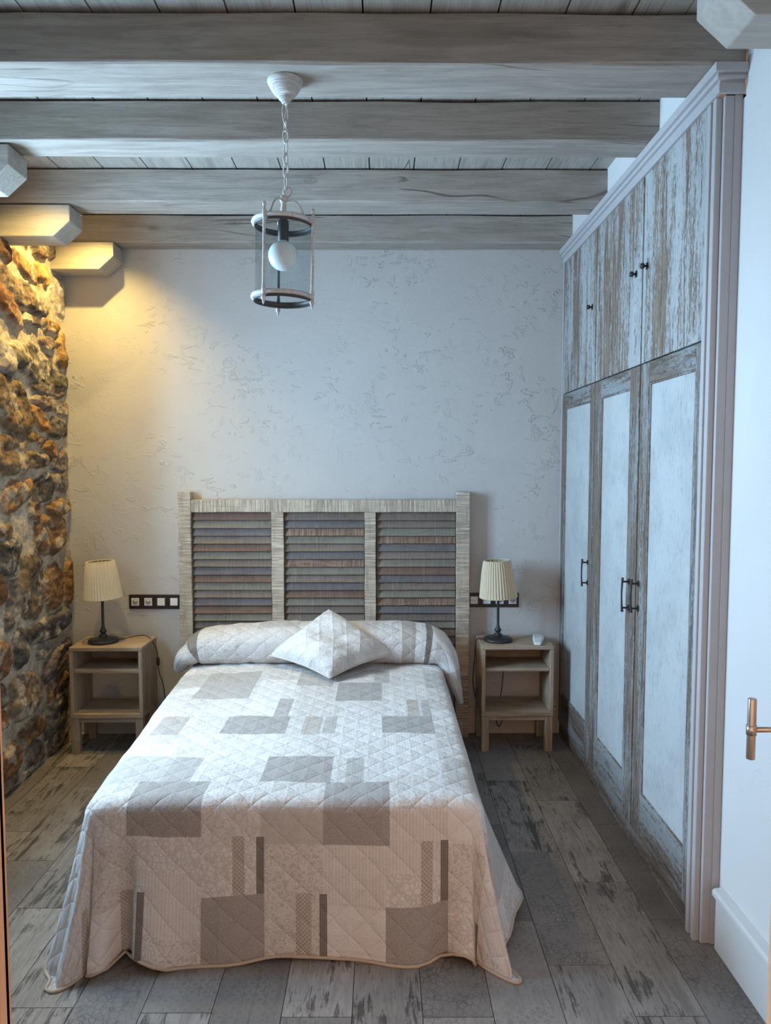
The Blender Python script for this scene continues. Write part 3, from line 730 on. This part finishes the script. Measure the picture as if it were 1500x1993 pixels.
def build_spread():
    du = .0118; DR = .488
    us = np.arange(xl_at(YFR) - DR + .045, XRb + DR - .045, du); vs_ = np.arange(-.468, YB - YFR + .06, du)
    b = MB(); nu, nv = len(us), len(vs_); uvs = []
    for v in vs_:
        for u in us:
            # keep the front hem softly waving
            vv = v
            if v < 0: vv = v * (1 + .015*math.sin(u*9+.6) - .10*math.exp(-((u+.72)/.075)**2) - .09*math.exp(-((u-.25)/.06)**2))
            uu = u
            b.v.append(spread_pt(float(uu), float(vv))); uvs.append((float(u), float(v)))
    for j in range(nv-1):
        for i in range(nu-1):
            u, v = us[i]+du/2, vs_[j]+du/2
            b.f.append((j*nu+i, j*nu+i+1, (j+1)*nu+i+1, (j+1)*nu+i)); b.mi.append(patch(u, v)); b.sm.append(True)
    b.uv = uvs
    o = b.build('bedspread', SM, bed); bed_local(o)
    s = o.modifiers.new('thickness', 'SOLIDIFY'); s.thickness = .007; s.offset = -1
    # piped hem
    rim = [(nv-1)*nu] ; pts = [b.v[j*nu] for j in range(nv-1, -1, -3)] + [b.v[i] for i in range(0, nu, 3)] + [b.v[j*nu+nu-1] for j in range(0, nv, 3)]
    h = MB(); h.tube(pts, .0052, 6); ho = h.build('hem', flat('quilt_hem', (.46, .38, .30), .9), o)
    return o
spread = build_spread()
tag(spread, 'patchwork quilted bedspread')
# pillow roll under the spread
def build_roll():
    sp = []; n = 120
    key = [(-1.060, 3.735, .43, .02, .02), (-1.045, 3.735, .455, .05, .032), (-1.015, 3.72, .508, .10, .042), (-.965, 3.735, .540, .130, .062), (-.90, 3.75, .562, .150, .086), (-.6, 3.755, .577, .160, .100), (-.3, 3.76, .579, .158, .098), (.05, 3.755, .577, .160, .100),
           (.20, 3.755, .570, .155, .097), (.275, 3.745, .555, .140, .085), (.325, 3.72, .515, .110, .062), (.352, 3.69, .455, .085, .048), (.37, 3.66, .395, .070, .034), (.388, 3.635, .335, .050, .020), (.398, 3.62, .300, .028, .012)]
    def lerp(t):
        f = t*(len(key)-1); i = min(int(f), len(key)-2); w = f-i
        P = lambda k: key[max(0, min(len(key)-1, k))]
        out = []
        for c in range(5):
            p0, p1, p2, p3 = P(i-1)[c], P(i)[c], P(i+1)[c], P(i+2)[c]
            out.append(.5*((2*p1)+(-p0+p2)*w+(2*p0-5*p1+4*p2-p3)*w*w+(-p0+3*p1-3*p2+p3)*w**3))
        return out
    b = MB(); ring = 44; uvs = []
    path = [lerp(i/n) for i in range(n+1)]
    s = 0; prev = None
    for i, (x, y, z, ry, rz) in enumerate(path):
        c = Vector((x, y, z)); a = Vector(path[max(0, i-1)][:3]); e = Vector(path[min(n, i+1)][:3]); t = (e-a).normalized()
        if prev is not None: s += (c-prev).length
        prev = c; up = Vector((0, 0, 1)); fwd = Vector((0, 1, 0)); nrm = (up - t*up.dot(t))
        if nrm.length < .3: nrm = Vector((1, 0, 0))
        nrm = Vector((-t.z, 0, t.x)).normalized() if t.x > 0 else Vector((0, 0, 1))
        for k in range(ring):
            th = 2*PI*k/ring
            cy = math.copysign(abs(math.cos(th))**.75, math.cos(th)); sz = math.copysign(abs(math.sin(th))**.8, math.sin(th))
            p = c + fwd*ry*cy + nrm*rz*sz
            q = .006*mn.noise(Vector((p.x*13, p.z*16, p.y*9))) + .007*mn.noise(Vector((p.x*38, p.z*8, 3)))*(1 if -.85 < x < -.3 else .5)
            p = p + (nrm*sz + fwd*cy)*q
            p.y = min(p.y, 3.918)
            b.v.append(tuple(p)); uvs.append((x, -.3 + th*.14))
    for i in range(n):
        xm = (path[i][0]+path[i+1][0])/2
        for k in range(ring):
            mat = 3
            if -.952 < xm < -.918: mat = 8
            elif xm < -.952: mat = 2
            elif -.7 < xm < -.4: mat = 9
            elif -.918 < xm < -.7: mat = 1
            elif .215 < xm < .245: mat = 8
            elif .11 < xm < .16: mat = 7
            elif xm > .35: mat = 6
            elif -.1 < xm < .1: mat = 0
            if -.62 < xm < -.44 and 8 < k < 14: mat = 6
            b.f.append((i*ring+k, i*ring+(k+1) % ring, (i+1)*ring+(k+1) % ring, (i+1)*ring+k)); b.mi.append(mat); b.sm.append(True)
    for idx in (tuple(range(ring))[::-1], tuple(n*ring+k for k in range(ring))): b.f.append(idx); b.mi.append(6); b.sm.append(True)
    b.uv = uvs
    o = b.build('covered_pillow', SM, bed); bed_local(o)
build_roll()
def bpart(name, boxes, mat, parent=bed, bev=.003):
    m = MB()
    for q in boxes: m.box(q[0]+.32, q[1]+.32, q[2]-3.0, q[3]-3.0, q[4], q[5], q[6] if len(q) > 6 else 0)
    return m.build(name, mat, parent, bev)
bpart('mattress', [(-.86, .27, 2.19, 3.88, .27, .455)], M['sheet'], bev=.03)
bpart('bed_base', [(-.85, .26, 2.20, 3.90, .20, .268)], M['oak_x'])
for x, y in ((-.84, 2.22), (.20, 2.22), (-.84, 3.83), (.20, 3.83)): bpart('leg', [(x, x+.05, y, y+.05, 0, .20)], M['oak_z'])
# headboard
HBY0, HBY1 = 3.930, 3.992
hb = bpy.data.objects.new('headboard', None); COL.objects.link(hb); hb.parent = bed
def wavy_box(x0, x1, z0, z1, seed, y0=HBY0, y1=HBY1, amp=.0022):
    m = MB(); horiz = (x1-x0) > (z1-z0); n = 50; vs = []
    for i in range(n+1):
        t = i/n
        for (a, y) in ((0, y0), (1, y0), (1, y1), (0, y1)):
            w = amp*mn.noise(Vector((t*9*max(x1-x0, z1-z0), a*7+seed, 1.7)))
            if horiz: p = (x0+(x1-x0)*t, y, (z0 if a == 0 else z1)+w)
            else: p = ((x0 if a == 0 else x1)+w, y, z0+(z1-z0)*t)
            vs.append((p[0]+.32, p[1]-3.0, p[2]))
    fs = [(i*4+k, i*4+(k+1) % 4, i*4+4+(k+1) % 4, i*4+4+k) for i in range(n) for k in range(4)] + [(0, 1, 2, 3), (n*4, n*4+1, n*4+2, n*4+3)]
    m.add(vs, fs); return m
for i, (a, c) in enumerate(((-1.100, -1.031), (.4035, .476))): wavy_box(a, c, 0, 1.353, i*3.).build('post', M['hb_z'], hb, .003)
wavy_box(-1.031, .4035, 1.243, 1.309, 9., HBY0+.004).build('rail', M['hb_x'], hb, .002)
wavy_box(-1.031, .4035, .26, .33, 12., HBY0+.004).build('rail', M['hb_x'], hb, .002)
for i, (a, c) in enumerate(((-.598, -.532), (-.094, -.033))): wavy_box(a, c, .33, 1.243, 20.+i, HBY0+.004).build('mullion', M['hb_z'], hb, .002)
TON = [[5, 1, 2, 3, 5, 1, 3, 2, 5, 1, 3, 2, 5, 1, 0, 3, 2, 1, 5, 3, 0, 1], [0, 2, 4, 1, 3, 2, 4, 1, 3, 2, 5, 1, 0, 3, 2, 5, 1, 3, 2, 0, 1, 3], [0, 3, 1, 4, 2, 3, 1, 5, 2, 3, 1, 4, 2, 0, 1, 5, 2, 3, 0, 5, 2, 1]]
for c, (xa, xb) in enumerate(((-1.031, -.598), (-.532, -.094), (-.033, .4035))):
    m = MB(); pitch = .0425; rnd = random.Random(c)
    for k in range(21):
        zt = 1.240 - k*pitch
        M4 = Matrix.Translation((0, 3.958-3.0, zt-.021)) @ Matrix.Rotation(R(-24 + rnd.uniform(-2, 2)), 4, 'X') @ Matrix.Rotation(R(rnd.uniform(-.15, .15)), 4, 'Y')
        m.box(xa+.003+.32, xb-.003+.32, -.005, .005, -.0235, .0235, TON[c][k], M4)
    m.box(xa+.32, xb+.32, 3.985-3, 3.991-3, .33, 1.243, 6)
    m.build('louvre_panel', M['slats'] + [M['dark']], hb, .0015)

# scatter cushion: a square pillow standing on one corner
def build_cushion():
    P0 = [Vector((-.560, 3.595, .548)), Vector((-.244, 3.325, .512)), Vector((.062, 3.610, .552)), Vector((-.275, 3.725, .752))]   # left bottom right top
    nrm = (P0[2]-P0[0]).cross(P0[3]-P0[1]).normalized()
    if nrm.y > 0: nrm = -nrm
    n = 44; b = MB(); uvs = []
    c = sum(P0, Vector())/4
    for sgn in (1, -1):
        for j in range(n+1):
            for i in range(n+1):
                s, t = i/n, j/n
                p = P0[0]*(1-s)*(1-t) + P0[1]*s*(1-t) + P0[2]*s*t + P0[3]*(1-s)*t
                a, d = 2*s-1, 2*t-1
                pin = 1 - .10*((1-a*a)*(d*d) + (1-d*d)*(a*a))       # sides pulled in between the corners
                p = c + (p-c)*pin
                h = ((1-a**4)*(1-d**4))
                h = max(0, h)**.5
                th = (.095 if sgn > 0 else .035)*h
                th *= 1 + .10*mn.noise(Vector((s*5, t*5, 1))) 
                # diagonal ridge from top to bottom corner
                th += sgn*h*(.010*mn.noise(Vector((s*4.2, t*4.2, 8))) - .004*(abs(math.sin(s*PI*5))**.3 < .5) )
                p = p + nrm*(sgn*th) + Vector((0, 0, .004*mn.noise(Vector((s*14, t*14, 4.)))*h))
                b.v.append(tuple(p - Vector((-.25, 3.5, .49)))); uvs.append((s*.45+.8, t*.45+.1))
    N = (n+1)*(n+1)
    for sgn in (0, 1):
        for j in range(n):
            for i in range(n):
                s, t = (i+.5)/n, (j+.5)/n
                mat = 3
                if .36 < s < .62 and .30 < t < .62: mat = 1
                elif s > .62 and t < .45: mat = 2
                elif s > .5 and t > .62: mat = 9
                elif s < .36 and t > .55: mat = 0
                if .50 < s < .62 and .78 < t < .86 or (.1 < s < .32 and .80 < t < .86): mat = 6
                q = (sgn*N + j*(n+1)+i, sgn*N + j*(n+1)+i+1, sgn*N + (j+1)*(n+1)+i+1, sgn*N + (j+1)*(n+1)+i)
                b.f.append(q if sgn == 0 else q[::-1]); b.mi.append(mat); b.sm.append(True)
    b.uv = uvs
    e = empty('cushion', (-.25, 3.5, .49), 'square quilted patchwork cushion leaning on the pillow end of the bed', 'cushion')
    o = b.build('cushion_cover', SM, e)
    edge = [b.v[i] for i in range(0, n+1, 2)] + [b.v[j*(n+1)+n] for j in range(2, n+1, 2)] + [b.v[n*(n+1)+i] for i in range(n-2, -1, -2)] + [b.v[j*(n+1)] for j in range(n-2, 0, -2)]
    k = MB(); k.tube(edge, .0045, 6, closed=True); k.build('piping', flat('cushion_piping', (.56, .51, .46), .9), e)
build_cushion()

# ------------------------------------------------------------------ nightstands
def nightstand(loc, label, slot):
    e = empty('nightstand', loc, label, 'nightstand', 'oak nightstands beside the bed')
    w, d = .375, .250; hw = w/2; t = .020
    def P(name, q, mat, bev=.003):
        m = MB()
        for z in q: m = MB(); m.box(*z); o = m.build(name, mat, e, bev)
        return o
    for sx in (-1, 1):
        for y in (0, d-.036):
            x0 = -hw+.002 if sx < 0 else hw-.042
            P('leg', [(x0, x0+.040, y+.002, y+.038, 0, .190)], M['oak_z'])
    P('apron', [(-hw+.042, hw-.042, .006, .026, .166, .190), (-hw+.042, hw-.042, d-.026, d-.006, .166, .190)], M['oak_x'])
    P('bottom_board', [(-hw, hw, -.003, d, .1905, .2145)], M['oak_x'])
    P('side_panel', [(-hw, -hw+t, 0, d, .2145, .541)], M['oak_z']); P('side_panel', [(hw-t, hw, 0, d, .2145, .541)], M['oak_z'])
    P('top_board', [(-hw, hw, -.001, d, .5415, .562)], M['oak_x'])
    P('shelf', [(-hw+t, hw-t, .008, d-.002, .425, .443)], M['oak_x'])
    bk = P('back_panel', [(-hw+t, hw-t, d-.014, d-.004, .385, .541)], M['oak_x'])
    if slot: m = MB(); m.box(-.068, .0, d-.0165, d-.0135, .489, .4935); m.build('cable_slot', M['dark'], bk)
    return e
nightstand((.705, 3.722, 0), 'oak nightstand between the bed and the wardrobe, with white remote on top', True)
nightstand((-1.421, 3.700, 0), 'oak nightstand in the corner by the rough stone wall', False)

# ------------------------------------------------------------------ table lamps
def lamp(loc, label, lean, cord, sw):
    e = empty('table_lamp', loc, label, 'lamp', 'table lamps on the nightstands')
    m = MB(); m.lathe([(.074, 0), (.078, .004), (.078, .012), (.070, .018), (.045, .022), (.024, .025), (.020, .030), (.014, .034)], n=40); m.build('base', M['black'], e)
    m = MB(); m.lathe([(.019, .026), (.022, .032), (.021, .038), (.012, .042), (.011, .047), (.018, .054), (.019, .060), (.013, .067), (.009, .078), (.0072, .09), (.0068, .27), (.009, .275), (.009, .30), (.003, .31)], n=24); m.build('stem', M['black'], e)
    m = MB(); n = 240
    def pl(r, z, a, k, i): return r + .0036*math.cos(a*40) + .001*math.sin(a*7)
    m.lathe([(.098, .235), (.0975, .238), (.090, .30), (.080, .375), (.070, .425), (.0665, .432)], n=n, fn=pl, cap=False)
    s = m.build('lamp_shade', M['shade'], e); s.rotation_euler = (0, R(lean), 0); s.location = (.3*math.sin(R(-lean))*.9, 0, 0)
    sol = s.modifiers.new('t', 'SOLIDIFY'); sol.thickness = .0015
    m = MB(); m.tube([(.096*math.cos(2*PI*k/40), .096*math.sin(2*PI*k/40), .236) for k in range(40)], .0022, 6, closed=True)
    m.build('shade_ring', M['shade'], s); m = MB()
    m.tube([(.067*math.cos(2*PI*k/40), .067*math.sin(2*PI*k/40), .431) for k in range(40)], .002, 6, closed=True)
    for k in range(3): a = 2*PI*k/3; m.tube([(.006*math.cos(a), .006*math.sin(a), .40), (.066*math.cos(a), .066*math.sin(a), .430)], .0012, 5)
    m.build('shade_ring', M['shade'], s)
    m = MB(); m.lathe([(.009, .30), (.012, .305), (.026, .335), (.030, .355), (.024, .378), (.008, .392), (.001, .394)], n=24); m.build('bulb', M['bulb'], e)
    for c in cord:
        m = MB(); m.tube([Vector(p)-Vector(loc) for p in c], .0025, 8); m.build('cord', M['blackp'], e)
    if sw:
        m = MB(); a, c = Vector(sw[0])-Vector(loc), Vector(sw[1])-Vector(loc)
        m.tube([a, a.lerp(c, .12), a.lerp(c, .5), a.lerp(c, .88), c], [.004, .0075, .009, .0075, .004], 10); m.build('cord_switch', M['blackp'], e)
    return e
def catmull(P, n=8):
    P = [Vector(p) for p in P]; out = []
    for i in range(len(P)-1):
        p0, p1, p2, p3 = P[max(0, i-1)], P[i], P[i+1], P[min(len(P)-1, i+2)]
        for k in range(n):
            w = k/n; out.append(.5*((2*p1)+(-p0+p2)*w+(2*p0-5*p1+4*p2-p3)*w*w+(-p0+3*p1-3*p2+p3)*w**3))
    return out + [P[-1]]
ZN = .562
lamp((.618, 3.838, ZN), 'black table lamp with cream pleated shade standing next to a white remote', -3.0,
     [catmull([(.56, 3.85, ZN+.006), (.53, 3.86, ZN+.006), (.512, 3.865, ZN+.004), (.504, 3.87, .535), (.503, 3.90, .45), (.503, 3.965, .3), (.52, 3.97, .20)]),
      catmull([(.678, 3.952, .424), (.675, 3.955, .39), (.668, 3.955, .34), (.663, 3.955, .29), (.66, 3.955, .25), (.655, 3.962, .215)]),
      catmull([(.645, 3.90, .188), (.632, 3.90, .15), (.625, 3.90, .10), (.637, 3.90, .072), (.652, 3.90, .09), (.658, 3.90, .14), (.655, 3.90, .188)])], None)
lamp((-1.475, 3.820, ZN), 'black table lamp with cream pleated shade beside the stone wall', -2.8,
     [catmull([(-1.41, 3.83, ZN+.008), (-1.36, 3.85, ZN+.014), (-1.30, 3.88, ZN+.020), (-1.255, 3.88, ZN+.012), (-1.222, 3.87, .535), (-1.205, 3.86, .50), (-1.202, 3.86, .47)]),
      catmull([(-1.200, 3.86, .425), (-1.195, 3.86, .38), (-1.182, 3.87, .33), (-1.175, 3.88, .26), (-1.17, 3.90, .12), (-1.17, 3.92, .004)]),
      catmull([(-1.262, 3.93, .424), (-1.258, 3.93, .40), (-1.264, 3.93, .37), (-1.274, 3.93, .345), (-1.266, 3.93, .318), (-1.256, 3.93, .335)])],
     ((-1.202, 3.86, .473), (-1.200, 3.86, .422)))

# remote control
e = empty('remote_control', (.826, 3.806, ZN+.001), 'small white remote control on the nightstand beside the wardrobe', 'remote control'); e.rotation_euler = (0, 0, R(-14))
m = MB(); n = 10
prof = [(-.078, .015, .010), (-.068, .019, .014), (-.02, .024, .018), (.03, .029, .021), (.070, .030, .023), (.078, .027, .021)]
vs = []
for (y, hw, h) in prof:
    for (x, z) in ((-hw, 0), (-hw, h*.7), (-hw*.8, h), (hw*.8, h), (hw, h*.7), (hw, 0)): vs.append((x, y, z))
fs = [(i*6+k, i*6+(k+1) % 6, i*6+6+(k+1) % 6, i*6+6+k) for i in range(5) for k in range(6)] + [tuple(range(6)), tuple(range(30, 36))]
m.add(vs, fs); m.build('body', M['whitep'], e, .003)
for i in range(2):
    for j in range(3):
        m = MB(); x = -.016 + .016*j; y = .018 + i*.028; z = .0178 + (y+.02)*.055
        m.box(x-.006, x+.006, y-.009, y+.009, z-.001, z+.0022); m.build('button', M['greyp'], e, .001)

# ------------------------------------------------------------------ socket plates
def plate(x0, x1, z0, z1, kinds, label):
    cx = (x0+x1)/2; e = empty('socket_plate', (cx, D, (z0+z1)/2), label, 'electrical outlet', 'black socket and switch plates')
    hw, hh = (x1-x0)/2, (z1-z0)/2; mw = (x1-x0)/len(kinds)
    m = MB(); m.box(-hw, hw, -.009, 0, -hh, hh); m.build('frame', M['blackp'], e, .0025)
    for i, k in enumerate(kinds):
        c = -hw + mw*(i+.5); s = .0212
        if k == 's':
            m = MB(); m.box(c-s, c+s, -.0115, -.008, -s, s); f = m.build('outlet', M['whitep'], e, .001)
            m = MB(); m.tube([(c+.016*math.cos(2*PI*q/32), -.0118, .016*math.sin(2*PI*q/32)) for q in range(32)], .0013, 6, closed=True)
            m.tube([(c, -.0119, 0), (c, -.0125, 0)], .013, 24); m.build('outlet_well', M['greyp'], f)
            m = MB()
            for dx in (-.0075, .0075): m.tube([(c+dx, -.0124, 0), (c+dx, -.0132, 0)], .0026, 10)
            m.build('pin_hole', M['dark'], f)
        else:
            m = MB(); m.box(c-s, c+s, -.0115, -.008, -s, s); f = m.build('switch_surround', M['greyp'], e, .001)
            m = MB(); m.box(c-s+.001, c+s-.001, -.015, -.011, -s+.001, -.0003); m.box(c-s+.001, c+s-.001, -.0135, -.011, .0003, s-.001); m.build('rocker', M['whitep'], f, .001)
    return e
plate(-1.397, -1.112, .703, .783, 'ssrr', 'black socket and switch plate on the wall left of the headboard')
plate(.474, .758, .711, .791, 'rrss', 'black socket and switch plate behind the lamp right of the headboard')

# ------------------------------------------------------------------ hanging lantern
def lantern():
    X, Y = -.290, 2.270
    e = empty('lantern_pendant', (X, Y, ZB), 'chalky white glass lantern hanging by a chain from the nearest beam', 'ceiling lamp')
    m = MB(); m.lathe([(.001, 0), (.0525, 0), (.0535, -.004), (.051, -.010), (.043, -.026), (.033, -.040), (.025, -.047), (.021, -.048), (.020, -.054), (.014, -.058), (.010, -.066), (.001, -.067)], n=40,
                      fn=lambda r, z, a, k, i: r*(1+.012*math.cos(a*20)) if 2 <= i <= 6 else r); m.build('canopy', M['chalk'], e)
    # chain
    z = -.062; i = 0; lens = [.062, .030, .042, .044, .036, .042, .042]
    while i < len(lens):
        L = lens[i]; m = MB(); a = (i % 2)*PI/2 + .35 + .15*i; w = .0085
        pts = []
        for k in range(20):
            t = 2*PI*k/20; px = w*math.cos(t); pz = (L/2)*math.sin(t)
            pts.append((px*math.cos(a), px*math.sin(a), z - L/2 + pz))
        m.tube(pts, .0022, 7, closed=True); m.build('chain_link', M['chalk'], e); z -= L - .007; i += 1
    m = MB(); m.tube([(.012*math.cos(t)+.004, .002, -.325+.014*math.sin(t)) for t in [2*PI*k/20 for k in range(20)]], .0028, 7, closed=True); m.build('hook', M['chalk'], e)
    m = MB(); m.tube([(.0045*math.sin(k*1.1), .0045*math.cos(k*1.1), -.07-.0105*k) for k in range(27)], .0016, 6); m.build('wire', M['whitep'], e)
    # body, tipped very slightly
    tl = .02
    z1, z0 = -.418, -.640; r = .094
    bd = bpy.data.objects.new('lantern_body', None); COL.objects.link(bd); bd.parent = e; bd.rotation_euler = (0, R(1.2), 0)
    m = MB(); m.lathe([(.004, -.335), (.012, -.342), (.012, -.352), (.008, -.358), (.008, -.385), (.011, -.390), (.006, -.41), (.001, -.411)], n=20); m.build('stem', M['chalk'], bd)
    def ringm(z, h): 
        h *= .75; q = MB(); q.lathe([(r-.006, z-h), (r+.001, z-h), (r+.003, z-h*.3), (r, z+h), (r-.003, z+h), (r-.004, z), (r-.006, z-h)], n=56, cap=False); return q
    ringm(z1, .008).build('top_ring', M['chalk'], bd); ringm(z0, .008).build('bottom_ring', M['chalk'], bd)
    for zz in (z1-.006, z0-.006):
        m = MB(); m.lathe([(r-.009, zz-.007), (r-.006, zz-.009), (r-.006, zz+.009), (r-.009, zz+.009)], n=56, cap=False); m.build('inner_ring', M['darkring'], bd)
    g = MB(); g.lathe([(r-.0105, z0), (r-.0105, z1)], n=56, cap=False); g.build('glass_cylinder', M['glass'], bd)
    for a in (R(-118), R(-14), R(106)):
        cx, cy = (r+.001)*math.cos(a), (r+.001)*math.sin(a)
        m = MB(); m.tube([(cx, cy, z1+.022+.0), (cx, cy, z1+.008), (cx, cy, z1-.01), (cx, cy, (z0+z1)/2), (cx, cy, z0+.02), (cx, cy, z0+.004), (cx, cy, z0-.010)], [.003, .006, .0048, .0045, .0048, .007, .003], 10)
        bk = a > 1; m.build('rod', M['darkring'] if bk else M['chalk'], bd)
        m = MB(); m.lathe([(.001, .014), (.0055, .009), (.0065, .003), (.003, -.003), (.004, -.006)], c=(cx, cy, z1+.024), n=12); m.build('finial', M['chalk'], bd); m = MB()
        m.lathe([(.0035, .010), (.0075, .002), (.0075, -.003), (.003, -.010), (.004, -.014), (.001, -.021)], c=(cx, cy, z0-.018), n=12); m.build('finial', M['chalk'], bd)
        m = MB(); ca, sa = math.cos(a), math.sin(a)
        m.tube(catmull([(.006*ca, .006*sa, -.352), (.03*ca, .03*sa, -.352), (.052*ca, .052*sa, -.372), (.066*ca, .066*sa, -.400), (.080*ca, .080*sa, -.412), (.092*ca, .092*sa, -.408)], 5), .0035, 7); m.build('arm', M['chalk'], bd)
    m = MB(); m.lathe([(.001, -.405), (.014, -.408), (.0165, -.414), (.0165, -.470), (.012, -.474), (.001, -.474)], n=24); m.build('bulb_holder', M['black'], bd)
    m = MB(); pr = [(.010, -.466), (.016, -.473), (.025, -.481)] + [(.045*math.sin(t), -.515+.045*math.cos(t)) for t in [R(40+q*10) for q in range(14)]] + [(.001, -.560)]
    m.lathe(pr, n=32); m.build('globe_bulb', M['bulb'], bd)
lantern()
